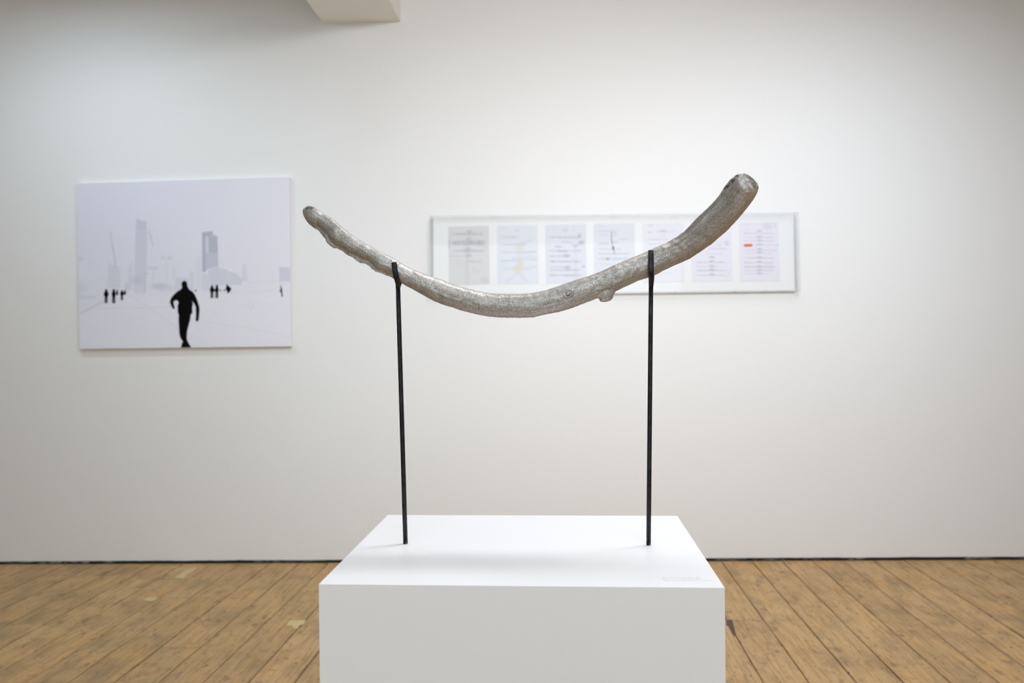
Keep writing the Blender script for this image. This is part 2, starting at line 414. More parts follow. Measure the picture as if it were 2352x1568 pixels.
# ---------------------------------------------------------------- tubes
def tube(path, secs, nseg=14):
    """path of points, secs (half width x, half depth y, squareness) swept along it"""
    bm = bmesh.new(); rings = []
    P = [Vector(p) for p in path]
    for i, p in enumerate(P):
        t = (P[min(i + 1, len(P) - 1)] - P[max(i - 1, 0)]).normalized()
        n = Vector((1, 0, 0)); n = (n - t * n.dot(t)).normalized(); b = t.cross(n)
        a, d, q = secs[i] if isinstance(secs, list) else secs
        ring = []
        for k in range(nseg):
            an = 2 * math.pi * (k + 0.5) / nseg; c, s = math.cos(an), math.sin(an)
            f = 1.0 / (abs(c) ** q + abs(s) ** q) ** (1.0 / q)
            ring.append(bm.verts.new(p + n * (a * c * f) + b * (d * s * f)))
        rings.append(ring)
    for r, s in zip(rings, rings[1:]):
        for k in range(nseg): bm.faces.new((r[k], r[(k + 1) % nseg], s[(k + 1) % nseg], s[k]))
    bm.faces.new(rings[0][::-1]); bm.faces.new(rings[-1])
    bmesh.ops.recalc_face_normals(bm, faces=bm.faces[:])
    return bm
def autosmooth(o):
    me = o.data
    for p in me.polygons: p.use_smooth = len(p.vertices) == 4
    return o

# ---------------------------------------------------------------- branch
UP = [(695.2, 488), (695.5, 482), (698.5, 477.5), (705.5, 473), (712, 472.6), (719.5, 474.4), (733.6, 482), (746.3, 492.2), (764, 502.4), (787, 522.8), (800, 533), (823, 549.6), (843, 561),
      (863.7, 572.6), (884, 582.8), (904.5, 593), (922, 604.5), (945, 617), (968, 626), (986, 632.5), (1009, 640), (1037, 651.7),
      (1062.6, 659.3), (1088, 665.7), (1118.8, 673.0), (1152, 675.6), (1190, 675.6), (1215.7, 673.4), (1254, 666.5), (1276.5, 658.5), (1302, 649.5),
      (1332.6, 639.5), (1353, 633.5), (1378.6, 623.6), (1404, 612), (1429.6, 600.7), (1455, 590), (1480.6, 579.5), (1501, 570), (1531.6, 557.3),
      (1557, 542), (1574, 529), (1589, 513), (1604, 497), (1623.5, 479), (1638.8, 464), (1654, 445), (1666, 426), (1678, 411),
      (1690, 402.5), (1700, 398), (1706.4, 397), (1714, 400), (1726, 408), (1737, 416.5), (1741, 423), (1742.5, 431)]
LO = [(695.2, 488), (696.5, 493), (701, 502), (705.5, 509), (711, 515.5), (718, 521), (732, 529.5), (737, 536), (742.5, 544), (748, 548), (748.5, 554), (755, 562), (766.7, 569.5), (775, 570.5), (784.6, 575.5), (797.3, 585), (812.7, 592.2), (818, 598), (826, 603.5),
      (838, 605), (848, 611), (853.5, 617), (866, 624.8), (876, 627.5), (884, 631), (899.4, 637), (922, 650.4), (948, 664.4), (973.4, 678.5), (993.8, 690), (1019, 700),
      (1044.8, 707.8), (1062.6, 714), (1088, 720), (1121, 727), (1152, 729.3), (1190, 729.8), (1226, 728.6), (1251, 722.3), (1284, 716.2),
      (1312, 708), (1337.8, 698), (1366, 687), (1392, 678), (1416.8, 668), (1442.3, 655.5), (1467.9, 644), (1491, 637), (1506, 631),
      (1531.6, 617.5), (1557, 606.3), (1582.7, 595), (1608, 578.5), (1633.7, 561), (1654, 543.3), (1672, 527.5), (1695, 503), (1710, 485),
      (1728, 462), (1737, 446.3), (1741, 437), (1742.5, 431)]
def resample(pts, n):
    p = np.array(pts, float); s = np.r_[0, np.cumsum(np.hypot(*np.diff(p, axis=0).T))]
    t = np.linspace(0, s[-1], n)
    return np.c_[np.interp(t, s, p[:, 0]), np.interp(t, s, p[:, 1])]
NR, NS = 620, 64
# pair the two outlines knot by knot so the cross-sections stay square to the branch
knot_u = [(695.2, 488), (733.6, 482), (823, 549.6), (922, 604.5), (1062.6, 659.3), (1190, 675.6), (1332.6, 639.5), (1480.6, 579.5), (1557, 542), (1638.8, 464), (1678, 411), (1742.5, 431)]
knot_l = [(695.2, 488), (718, 521), (797.3, 585), (899.4, 637), (1044.8, 707.8), (1190, 729.8), (1351, 692.5), (1506, 631), (1591, 589), (1680, 519), (1728, 462), (1742.5, 431)]
def arc_at(pts, k):
    p = np.array(pts, float); s = np.r_[0, np.cumsum(np.hypot(*np.diff(p, axis=0).T))]
    d = []
    for i in range(len(p) - 1):
        a, b = p[i], p[i + 1]; ab = b - a; t = np.clip(((k - a) @ ab) / (ab @ ab), 0, 1)
        d.append((np.hypot(*(a + ab * t - k)), s[i] + t * np.hypot(*ab)))
    return min(d)[1]
def by_param(pts, knots, n):
    p = np.array(pts, float); s = np.r_[0, np.cumsum(np.hypot(*np.diff(p, axis=0).T))]
    ks = [arc_at(pts, np.array(k, float)) for k in knots]; ks[0] = 0; ks[-1] = s[-1]
    return p, s, ks
pu, su, ku = by_param(UP, knot_u, NR); plw, sl, kl = by_param(LO, knot_l, NR)
km = (np.array(ku) + np.array(kl)) / 2
tt = np.linspace(0, km[-1], NR)
# finer rings at both tips so they close in a dome
e = 0.5 - 0.5 * np.cos(np.linspace(0, np.pi, NR)); tt = 0.75 * tt + 0.25 * e * km[-1]
au = np.interp(tt, km, ku); al = np.interp(tt, km, kl)
U2 = np.c_[np.interp(au, su, pu[:, 0]), np.interp(au, su, pu[:, 1])]
L2 = np.c_[np.interp(al, sl, plw[:, 0]), np.interp(al, sl, plw[:, 1])]
def smooth(a, k):
    q = np.r_[[a[0]] * k, a, [a[-1]] * k]
    return np.array([q[i:i + 2 * k + 1].mean(0) for i in range(len(a))])
Us, Ls = smooth(U2, 2), smooth(L2, 1); Us[0], Ls[0], Us[-1], Ls[-1] = U2[0], L2[0], U2[-1], L2[-1]
base_y = 1.568                                     # the branch hangs over the middle of the plinth
tn = tt / km[-1]
mid_px = (Us + Ls) / 2
hv = (Ls - Us) / 2
# half thickness square to the branch axis
tan = np.gradient(smooth(mid_px, 9), axis=0); tan /= np.hypot(tan[:, 0], tan[:, 1])[:, None]
perp = np.abs(tan[:, 0] * hv[:, 1] - tan[:, 1] * hv[:, 0])
hl = np.hypot(hv[:, 0], hv[:, 1])
def perp_dir(i): return hv[i] / max(1e-6, hl[i])
rad_px = np.maximum(0.55 * hl, np.minimum(hl, perp * 1.0))
# dome-like depth at the tips
rd = smooth(rad_px, 6); cap = np.minimum(1, np.minimum(tn / 0.02, (1 - tn) / 0.03)); rd *= np.sqrt(np.clip(1 - (1 - cap) ** 2, 0, 1)) * 0.999 + 0.001
# the right end swings towards the viewer, the left end a little away
def w0(ph): return math.sin(ph)
def depth_of(t): return base_y + 0.035 * max(0, (0.24 - t) / 0.24) ** 1.5 - 0.14 * max(0, (t - 0.74) / 0.26) ** 1.6
def fin_of(t):                                      # share of the lower half that is only a thin flange of metal
    if 0.045 < t < 0.22: return 0.62 + 0.12 * math.sin(t * 70)
    return 1.0
verts, darken, along = [], [], []
# raggedness of the thin flange at the left
for i in range(NR):
    if 0.05 < tn[i] < 0.235:
        e_ = math.sin((tn[i] - 0.05) / 0.185 * math.pi)
        Ls[i] += perp_dir(i) * e_ * (1.5 * noise.noise((tn[i] * 150, 1, 4)) + 0.9 * noise.noise((tn[i] * 420, 2, 4)))
mid_px = (Us + Ls) / 2; hv = (Ls - Us) / 2
for i in range(NR):
    Y = depth_of(tn[i]); sc = Y / FPX
    fin = fin_of(tn[i])
    for k in range(NS):
        ph = 2 * math.pi * k / NS
        s = -math.cos(ph)                          # -1 top, +1 bottom
        r = rd[i]
        if fin < 1.0 and fin > 0:
            c0 = (fin - 1) / 2; h0 = (fin + 1) / 2
            body = math.sqrt(max(0.0, 1 - ((s - c0) / h0) ** 2)) * h0
            d = max(body, 0.16 * math.sqrt(max(0, 1 - s * s)))
        else:
            d = abs(math.sin(ph))
        lobe = max(0.0, 1 - ((tn[i] - 0.845) / 0.085) ** 2) if w0(ph) > 0 else 0.0    # second lobe behind the upper edge
        if lobe > 0:
            c0, h0 = 0.125, 0.875
            body = math.sqrt(max(0.0, 1 - ((s - c0) / h0) ** 2))
            d2 = max(body, 0.22 * math.sqrt(max(0, 1 - s * s)) if s < -0.5 else 0)
            d = d * (1 - lobe) + d2 * lobe if s < 0 else d
        d *= r * (1 if math.sin(ph) >= 0 else -1)
        px = mid_px[i] + hv[i] * s
        p = at_y(px[0], px[1], Y) + fw * 0
        q = p - CAM
        dep = -d * sc                              # sin>0 is the side facing the room
        p = at_y(px[0], px[1], Y + dep * 1.0)
        # keep the outline where it is: undo the perspective gain of the near side
        qk = math.hypot(px[0] - 1304, px[1] - 674) / 16          # calm ground round the knot
        if dep < 0 and tn[i] > 0.9:                              # broken-off end: a facet that leans back towards the tip
            a_ = (px[0] - 1712) * 0.62 - (px[1] - 436) * 0.78
            dep = max(dep, -(0.021 - 0.62 * a_ * sc))
            dep = min(dep, 0.0)
        p = at_y(px[0], px[1], Y) + Vector((0, dep, 0))
        along.append((tn[i], 0.5 + 0.5 * math.cos(ph), 0.5 + 0.5 * math.sin(ph)))
        w = math.sin(ph)
        nz = Vector((p.x * 14, p.y * 30, p.z * 30))
        amp = r * sc * abs(w)
        lump = 0.16 * noise.noise(nz) + 0.07 * noise.noise(Vector((tn[i] * 90, k * 0.25, 3)))
        groove = 0.05 * noise.noise(Vector((tn[i] * 12, 5 * math.cos(ph), 5 * math.sin(ph) + 9)))
        p.y -= (0.75 * lump + groove) * amp * (1 if w >= 0 else -1) * min(1, qk ** 2)
        p.z += 0.0006 * noise.noise(p * 160) * cap[i]
        p.x += 0.0004 * noise.noise(p * 150 + Vector((7, 1, 2))) * cap[i]
        verts.append(p)
        so = 0.0
        dl = math.hypot((px[0] - 714) / 14, (px[1] - 480) / 6.5); so = max(so, 1 - dl)
        ax, ay, bx, by = 1664, 434, 1690, 405       # dark seam at the thick end
        t_ = max(0, min(1, ((px[0] - ax) * (bx - ax) + (px[1] - ay) * (by - ay)) / ((bx - ax) ** 2 + (by - ay) ** 2)))
        so = max(so, 1.15 - math.hypot(px[0] - ax - t_ * (bx - ax), px[1] - ay - t_ * (by - ay)) / 4.5)
        so = max(so, 0.8 - math.hypot(px[0] - 1683, px[1] - 446) / 9)
        so = max(so, 0.9 - math.hypot(px[0] - 1741, px[1] - 421) / 6)
        darken.append(min(1, max(0, so * 1.3)) if w > -0.2 else 0)
faces = []
for i in range(NR - 1):
    for k in range(NS):
        a, b = i * NS + k, i * NS + (k + 1) % NS
        faces.append((a, b, b + NS, a + NS))
faces.append(tuple(range(NS))[::-1]); faces.append(tuple(range((NR - 1) * NS, NR * NS)))
zmin = min(p.z for p in verts)
BO = Vector((0.02, base_y, zmin))
br_root = empty('branch_sculpture', BO, 'curved silvery cast metal branch resting in two black forked rods', 'sculpture')
me = bpy.data.meshes.new('branch_body'); me.from_pydata([p - BO for p in verts], [], faces); me.update()
ca_ = me.color_attributes.new('darken', 'FLOAT_COLOR', 'POINT')
ca_.data.foreach_set('color', np.repeat(np.array(darken, np.float32)[:, None], 4, 1).ravel())
def set_along(me, arr):
    a = np.c_[np.array(arr, np.float32), np.ones(len(arr), np.float32)]
    me.color_attributes.new('along', 'FLOAT_COLOR', 'POINT').data.foreach_set('color', a.astype(np.float32).ravel())
set_along(me, along)
bo = link('branch_body', me, M_CAST, br_root, smooth=True)
bm = bmesh.new(); bm.from_mesh(me); bmesh.ops.recalc_face_normals(bm, faces=bm.faces[:]); bm.to_mesh(me); bm.free()

# stub under the branch
SO = [(1358, 678), (1370, 683.0), (1375.5, 685.2), (1377.2, 687.6), (1377.5, 690.5), (1379, 692), (1383, 693), (1390, 693.2), (1396, 692.2), (1400.5, 690.6), (1404, 688.4),
      (1406.5, 685.5), (1408, 681.5), (1409.2, 676), (1412.5, 671), (1416, 667), (1408, 655), (1390, 655), (1370, 662)]
so_ = resample(SO + SO[:1], 61)[:-1]; cc = so_.mean(0); cc[1] -= 3
sv, sf = [], []
ys = np.linspace(-1, 1, 15)
for q in ys:
    f = max(0.02, (1 - abs(q) ** 3.4)) ** 0.5
    for j, p in enumerate(so_):
        g = cc + (p - cc) * f
        P = at_y(g[0], g[1], base_y) + Vector((0, q * 0.0185, 0))
        P += Vector((1, 0, 1)) * 0.0005 * noise.noise(P * 170)
        sv.append(P - BO)
n_ = len(so_)
for i in range(len(ys) - 1):
    for j in range(n_): a, b = i * n_ + j, i * n_ + (j + 1) % n_; sf.append((a, b, b + n_, a + n_))
sf.append(tuple(range(n_))); sf.append(tuple(range((len(ys) - 1) * n_, len(ys) * n_))[::-1])
me = bpy.data.meshes.new('branch_stub'); me.from_pydata(sv, [], sf); me.update()
me.color_attributes.new('darken', 'FLOAT_COLOR', 'POINT').data.foreach_set('color', np.zeros(len(sv) * 4, np.float32))
set_along(me, [(0.62 + p.x * 0.6, 0.3 + p.z * 6, 0.9 + p.y * 6) for p in sv])
bm = bmesh.new(); bm.from_mesh(me); bmesh.ops.recalc_face_normals(bm, faces=bm.faces[:]); bm.to_mesh(me); bm.free()
link('branch_stub', me, M_CAST, br_root, smooth=True)

# knot: raised rim with a domed eye on the side facing the room
iK = int(np.argmin(np.hypot(*(mid_px - np.array((1304, 678))).T)))
front = base_y - rd[iK] * base_y / FPX
KC = at_y(1304, 673.5, front + 0.0008)
prof = [(0.0, 0.0030), (0.0022, 0.0030), (0.0042, 0.0022), (0.0056, -0.0002), (0.0066, -0.0010), (0.0074, 0.0020), (0.0084, 0.0030), (0.0095, 0.0018), (0.0112, -0.0014), (0.0125, -0.006)]
kv, kf = [], []
nk = 40
for j, (r, h) in enumerate(prof):
    for q in range(nk):
        an = 2 * math.pi * q / nk
        wob = 1 + 0.10 * noise.noise(Vector((math.cos(an) * 1.5, math.sin(an) * 1.5, 2)))
        hh = h + (0.0009 * noise.noise(Vector((math.cos(an) * 2, math.sin(an) * 2, j * .4))) if j > 1 else 0)
        x, z = r * wob * math.cos(an) * 1.12, r * wob * math.sin(an) * 0.86
        c_, s_ = math.cos(0.30), math.sin(0.30)
        tilt = 0.45 * (x * -s_ + z * c_) + 0.0
        kv.append(KC + Vector((x * c_ - z * s_, -hh + max(-0.004, min(0.006, tilt)), x * s_ + z * c_)) - BO)
for j in range(len(prof) - 1):
    for q in range(nk): a, b = j * nk + q, j * nk + (q + 1) % nk; kf.append((a, b, b + nk, a + nk))
me = bpy.data.meshes.new('knot'); me.from_pydata(kv, [], kf); me.update()
me.color_attributes.new('darken', 'FLOAT_COLOR', 'POINT').data.foreach_set('color',
    np.array([[0.55 if j in (3, 4) else 0.0] * 4 for j in range(len(prof)) for q in range(nk)], np.float32).ravel())
set_along(me, [(0.55 + p.x, 0.5 + p.z * 8, 0.5 + p.y * 8) for p in kv])
bm = bmesh.new(); bm.from_mesh(me); bmesh.ops.remove_doubles(bm, verts=bm.verts[:], dist=1e-6); bmesh.ops.recalc_face_normals(bm, faces=bm.faces[:]); bm.to_mesh(me); bm.free()
ko = link('knot', me, M_CAST, br_root, smooth=True); ko['label'] = 'round raised knot scar'

# ---------------------------------------------------------------- the two rods with forks
def rod(label, base, top, wpx, front, rear, grp):
    b = at_z(base[0], base[1], PZ); Yr = b.y
    t = at_y(top[0], top[1], base_y)
    sc = base_y / FPX
    r = empty('support_rod', b, label, 'rod'); r['group'] = grp
    pts = [b + (t - b) * (i / 6) - b for i in range(7)]
    autosmooth(from_bm('shaft', tube(pts, (wpx[0] * sc / 2, wpx[0] * sc / 2, 2.0), 20), M_STEEL, r))
    for nm, path in (('front_prong', front), ('rear_prong', rear)):
        P = []; secs = []
        for (x, y, d, w) in path:
            P.append(at_y(x, y, base_y + d) - b); secs.append((w * sc / 2, 0.0024, 3.5))
        # round the path off
        Q, sq = [], []
        for i in range(len(P) - 1):
            for q in range(4):
                f = q / 4; Q.append(P[i].lerp(P[i + 1], f)); sq.append(tuple(secs[i][k] * (1 - f) + secs[i + 1][k] * f for k in range(3)))
        Q.append(P[-1]); sq.append(secs[-1])
        for _ in range(3):
            Q = [Q[0]] + [(Q[i - 1] + Q[i] * 2 + Q[i + 1]) / 4 for i in range(1, len(Q) - 1)] + [Q[-1]]
        autosmooth(from_bm(nm, tube(Q, sq, 16), M_STEEL, r))
    return r
G = 'black steel rods holding up the branch'
def rad_at(x): return rd[int(np.argmin(np.abs(mid_px[:, 0] - x)))] * base_y / FPX
fl_ = rad_at(908) * 1.02 + 0.0026; fr_ = rad_at(1495) * 1.04 + 0.0030
rod('left black steel rod with a bent forked tip, leaning inward', (931.4, 1248.2), (914, 656), (10.6,),
    [(914.0, 664, 0, 9.5), (914.2, 656, -0.004, 10.0), (912.5, 646, -0.016, 11.0), (909.5, 634, -fl_, 12.0), (907, 620, -fl_ - 0.001, 12.2), (905.3, 602.5, -fl_ + 0.001, 12.2)],
    [(914.5, 664, 0, 9), (916, 656, 0.004, 9.5), (919, 647, 0.016, 10), (921.5, 634, fl_, 10.5), (922, 618, fl_ + 0.001, 11)], G)
rod('right black steel rod with a straight forked tip by the thick end', (1489.6, 1251.2), (1495.2, 655), (10.4,),
    [(1495.0, 662, 0, 9.6), (1495.3, 654, -0.004, 10.6), (1495.6, 644, -0.017, 11.4), (1495.6, 630, -fr_, 12.0), (1495.3, 606, -fr_ - 0.001, 12.2), (1495.1, 574.5, -fr_ + 0.001, 11.8)],
    [(1495.0, 662, 0, 9.4), (1496.2, 654, 0.004, 10), (1497.2, 644, 0.017, 10.4), (1498, 630, fr_, 10.6), (1498, 606, fr_ + 0.001, 11)], G)

# ---------------------------------------------------------------- flat prints as colour grids
def sd_poly(X, Y, pts):
    p = np.array(pts, float); d = np.full(X.shape, 1e9); ins = np.zeros(X.shape, bool)
    for i in range(len(p)):
        a, b = p[i - 1], p[i]; e_ = b - a; wx, wy = X - a[0], Y - a[1]
        t = np.clip((wx * e_[0] + wy * e_[1]) / max(1e-9, e_ @ e_), 0, 1)
        d = np.minimum(d, np.hypot(wx - e_[0] * t, wy - e_[1] * t))
        c = (a[1] > Y) != (b[1] > Y)
        with np.errstate(divide='ignore', invalid='ignore'):
            xi = (b[0] - a[0]) * (Y - a[1]) / (b[1] - a[1]) + a[0]
        ins ^= c & (X < xi)
    return np.where(ins, -d, d)
class Ink:
    def __init__(s, X, Y, base): s.X, s.Y = X, Y; s.C = np.ones(X.shape + (3,)) * np.asarray(base, float)
    def lay(s, a, col): s.C = s.C * (1 - a[..., None]) + np.asarray(col, float) * a[..., None]
    def poly(s, pts, col, al=1.0, soft=1.2, mod=None):
        a = np.clip(0.5 - sd_poly(s.X, s.Y, pts) / soft, 0, 1) * al
        s.lay(a if mod is None else a * mod, col)
    def line(s, pts, w, col, al=1.0, soft=1.2):
        for (x0, y0), (x1, y1) in zip(pts, pts[1:]):
            e_ = np.array((x1 - x0, y1 - y0), float); wx, wy = s.X - x0, s.Y - y0
            t = np.clip((wx * e_[0] + wy * e_[1]) / (e_ @ e_), 0, 1)
            d = np.hypot(wx - e_[0] * t, wy - e_[1] * t) - w / 2
            s.lay(np.clip(0.5 - d / soft, 0, 1) * al, col)
    def ell(s, x, y, rx, ry, col, al=1.0, soft=0.25):
        d = np.hypot((s.X - x) / rx, (s.Y - y) / ry) - 1
        s.lay(np.clip(0.5 - d / soft, 0, 1) * al, col)
def grid_sheet(name, corners_px, nu, nv, gap, paint, mat, parent, origin, gain):
    tl, tr, br_, bl_ = (np.array(c, float) for c in corners_px)
    u = np.linspace(0, 1, nu)[None, :, None]; v = np.linspace(0, 1, nv)[:, None, None]
    PX = tl * (1 - u) * (1 - v) + tr * u * (1 - v) + br_ * u * v + bl_ * (1 - u) * v
    C = paint(PX[..., 0], PX[..., 1])
    C = np.clip(lin(C) * gain, 0.001, 0.95)
    w3 = [at_wall(*c, gap) for c in corners_px]
    W3 = [np.array(q - origin) for q in w3]
    V = W3[0] * (1 - u) * (1 - v) + W3[1] * u * (1 - v) + W3[2] * u * v + W3[3] * (1 - u) * v
    idx = np.arange(nu * nv).reshape(nv, nu)
    F = np.stack([idx[:-1, :-1], idx[1:, :-1], idx[1:, 1:], idx[:-1, 1:]], -1).reshape(-1, 4)
    me = bpy.data.meshes.new(name)
    me.vertices.add(nu * nv); me.vertices.foreach_set('co', V.reshape(-1))
    me.loops.add(F.size); me.loops.foreach_set('vertex_index', F.reshape(-1).astype(np.int32))
    me.polygons.add(len(F)); me.polygons.foreach_set('loop_start', np.arange(0, F.size, 4, dtype=np.int32))
    me.update(calc_edges=True)
    A = me.color_attributes.new('print', 'FLOAT_COLOR', 'POINT')
    A.data.foreach_set('color', np.concatenate([C, np.ones(C.shape[:2] + (1,))], -1).astype(np.float32).ravel())
    return link(name, me, mat, parent)
def quad_slab(name, corners, back, mat, parent, origin):
    """front face through four corners, back face on the plane y=back"""
    bm = bmesh.new()
    f = [bm.verts.new(p - origin) for p in corners]; g = [bm.verts.new(Vector((p.x, back, p.z)) - origin) for p in corners]
    bm.faces.new(f); bm.faces.new(g[::-1])
    for k in range(4): bm.faces.new((f[k], g[k], g[(k + 1) % 4], f[(k + 1) % 4]))
    bmesh.ops.recalc_face_normals(bm, faces=bm.faces[:])
    return from_bm(name, bm, mat, parent)

# ---- the city print
PC = [(177, 421.5), (665, 406), (669, 795), (183, 801)]
def city(X, Y):
    k = Ink(X, Y, (200, 198.5, 208))
    gx = (X - 177) / 490; gy = (Y - 406) / 392
    k.C += (np.stack([8 * gx - 6, 6 * gx - 3, 3 * gx], -1)) + (np.stack([3 * gy] * 3, -1))
    f8 = lambda pts: [(220 + .1531 * x, 480 + .1531 * y) for x, y in pts]
    f3 = lambda pts: [(150 + .2871 * x, 380 + .2871 * y) for x, y in pts]
    f7 = lambda pts: [(360 + .1275 * x, 620 + .1275 * y) for x, y in pts]
    D = (168, 173, 186)
    # haze of far buildings
    k.poly(f8([(190, 820), (300, 850), (370, 875), (372, 1180), (170, 1180)]), D, .28, 3)
    k.poly(f8([(490, 900), (530, 790), (552, 790), (560, 1200), (480, 1200)]), D, .25, 4)
    for q in np.linspace(190, 360, 5): k.line(f8([(q, 870), (q - 3, 1180)]), 1.0, D, .22, 1.5)
    k.poly(f8([(1200, 1010), (1400, 1040), (1410, 1260), (1190, 1240)]), D, .32, 3)
    k.poly(f8([(1410, 930), (1470, 940), (1470, 1220), (1420, 1220)]), D, .3, 2)
    k.poly(f8([(1500, 720), (1560, 690), (1590, 760), (1590, 1220), (1540, 1230), (1500, 1000)]), D, .14, 5)
    k.poly(f8([(1590, 980), (1700, 970), (1710, 1230), (1600, 1230)]), D, .3, 3)
    k.poly(f8([(1150, 880), (1190, 850), (1200, 1030), (1140, 1060)]), D, .16, 3)
    k.ell(*f8([(620, 1060)])[0], 14, 9, D, .35, .9); k.ell(*f8([(950, 1150)])[0], 17, 7, D, .4, .7); k.ell(*f8([(1020, 1180)])[0], 24, 9, D, .3, .7)
    k.ell(*f8([(470, 1170)])[0], 6, 12, D, .35, .8)
    # tall gridded tower
    tw = f8([(610, 145), (690, 170), (762, 192), (772, 420), (770, 900), (755, 1255), (575, 1275), (585, 940), (598, 520)])
    gr = 0.72 + 0.28 * np.sign(np.sin(2 * np.pi * (Y + .06 * X) / 3.3)) * np.sign(np.sin(2 * np.pi * X / 2.9))
    fade = np.clip(1.15 - (Y - 502) / 260, .45, 1)
    k.poly(tw, (160, 166, 180), .58, 1.5, gr * fade)
    k.poly(f8([(612, 150), (690, 170), (762, 195), (766, 300), (608, 300)]), D, .35, 2)
    k.line(f8([(720, 960), (790, 965)]), 3, D, .45, 2)
    k.line(f8([(740, 980), (735, 1250)]), 5, D, .35, 2)
    k.line(f8([(808, 330), (830, 420), (860, 545)]), 4.5, D, .45, 3)
    # crane
    k.line(f8([(222, 350), (262, 600), (300, 850)]), 4.0, D, .60, 3)
    k.line(f8([(200, 825), (300, 870)]), 2.2, D, .35, 2)
    # lamps
    for x, y0, y1, hx in ((1062, 730, 1090, 50), (858, 880, 1150, 38)):
        k.line(f8([(x, y0), (x, y1)]), 2.6, D, .24, 2); k.ell(*f8([(x - hx, y0)])[0], 5, 4, D, .34, .8); k.ell(*f8([(x + hx, y0 + 5)])[0], 5.5, 4, D, .38, .8)
    # second tower
    k.poly(f8([(1598, 352), (1750, 328), (1768, 380), (1828, 408), (1845, 878), (1690, 900), (1640, 945), (1600, 942)]), (165, 166, 181), .70, 1.6)
    k.poly(f8([(1600, 352), (1650, 350), (1652, 940), (1604, 942)]), (150, 150, 167), .45, 2)
    k.poly(f8([(1602, 350), (1750, 330), (1765, 385), (1690, 410), (1610, 400)]), (150, 152, 166), .45, 2)
    k.poly(f8([(1690, 400), (1826, 412), (1832, 655), (1700, 650)]), (143, 150, 160), .52, 2, 0.72 + 0.28 * np.sin(2 * np.pi * X / 3.4))
    k.poly(f8([(1655, 420), (1690, 410), (1695, 640), (1660, 660)]), (198, 205, 212), .5, 2)
    # halls
    k.poly(f8([(1690, 905), (1830, 872), (1990, 912), (1992, 1140), (1720, 1150)]), D, .42, 2)
    k.poly(f8([(1995, 930), (2110, 965), (2200, 1060), (2190, 1135), (1998, 1138)]), D, .42, 2)
    k.line(f8([(1690, 905), (1830, 868), (2150, 935)]), 1.5, (212, 213, 222), .6, 2)
    k.poly(f8([(2200, 818), (2258, 818), (2282, 1075), (2195, 1080)]), D, .28, 3)
    k.poly(f3([(1712, 812), (1795, 815), (1798, 922), (1715, 925)]), (172, 170, 190), .55, 2)
    k.line(f3([(1440, 930), (1790, 930)]), 1.2, D, .3, 2); k.line(f3([(1660, 850), (1665, 930)]), 1.2, D, .3, 2)
    k.ell(*f3([(122, 745)])[0], 5, 4, D, .45, .9); k.line(f3([(115, 760), (112, 775)]), 2, D, .3, 2)
    k.poly(f3([(95, 1040), (240, 1045), (245, 1062), (95, 1065)]), D, .35, 5)
    k.ell(*f3([(110, 975)])[0], 18, 12, D, .25, .9)
    # ground
    G_ = (206, 206, 216)
    k.poly(f3([(490, 1035), (1800, 1000), (1800, 1450), (95, 1468), (95, 1200)]), G_, .45, 30)
    for q in ([(500, 1030), (700, 1150), (900, 1300), (1200, 1445)], [(520, 1040), (720, 1170), (930, 1330), (1100, 1430)]): k.line(f3(q), 1.2, (180, 180, 194), .30, 2)
    k.line(f3([(1090, 1240), (1450, 1300), (1800, 1370)]), 1.3, (184, 183, 196), .32, 2); k.line(f3([(1100, 1150), (1240, 1190)]), 1.2, (184, 183, 196), .35, 2)
    k.line(f3([(250, 1145), (840, 1130)]), 1.6, (178, 180, 194), .35, 2); k.line(f3([(480, 1050), (830, 1085), (1070, 1080)]), 1.2, (182, 183, 196), .25, 2)
    k.line(f3([(95, 1195), (180, 1150), (300, 1092)]), 4, (165, 172, 186), .38, 4)
    for q in ([(1260, 1085), (1320, 1125), (1450, 1120)], [(1540, 1100), (1640, 1110), (1750, 1090)], [(1250, 1010), (1420, 1020), (1660, 1000)], [(1400, 960), (1520, 975)]): k.line(f3(q), 1.2, (182, 183, 195), .32, 2)
    k.ell(*f3([(1485, 1115)])[0], 9, 9, (184, 184, 196), .28, .5); k.ell(*f3([(1485, 1115)])[0], 6.5, 6.5, (205, 205, 214), .6, .5)
    # people
    B = (7, 7, 7)
    k.poly(f7([(505, 193), (540, 208), (552, 250), (556, 290), (590, 350), (650, 390), (690, 440), (730, 530), (765, 640), (776, 700), (770, 790), (757, 908), (735, 925), (708, 912), (714, 800),
               (710, 670), (690, 620), (645, 555), (656, 610), (644, 660), (646, 775), (620, 795), (605, 900), (580, 990), (552, 1100), (545, 1200), (550, 1260), (580, 1320), (625, 1392), (443, 1395),
               (460, 1320), (478, 1290), (432, 1220), (415, 1150), (405, 1000), (398, 880), (404, 815), (384, 760), (382, 640), (400, 590), (385, 550), (345, 540), (305, 570), (315, 630), (332, 688),
               (300, 702), (265, 640), (243, 570), (262, 508), (318, 438), (385, 382), (440, 350), (465, 310), (451, 260), (463, 210)]), B, 1, 1.4)
    def tiny(x, y, h, w=1.0, legs=True):
        x, y = f3([(x, y)])[0]
        k.ell(x, y - h * .42, h * .09, h * .09, B, 1, .4); k.ell(x, y - h * .14, h * .17 * w, h * .24, B, 1, .35)
        if legs:
            k.line([(x - h * .06, y), (x - h * .08, y + h * .5)], h * .09, B, .95, 1.4); k.line([(x + h * .05, y), (x + h * .05, y + h * .5)], h * .10, B, .95, 1.4)
    tiny(328, 1043, 30); tiny(389, 1043, 31, .85); tiny(416, 1030, 20, .7, False); tiny(455, 1035, 22, 1.1); tiny(478, 1028, 18, .8, False)
    tiny(1176, 1007, 28, 1.0); tiny(1215, 1005, 29, .8)
    k.line(f3([(1176, 1000), (1215, 998)]), 4.5, B, .95, 1.5)
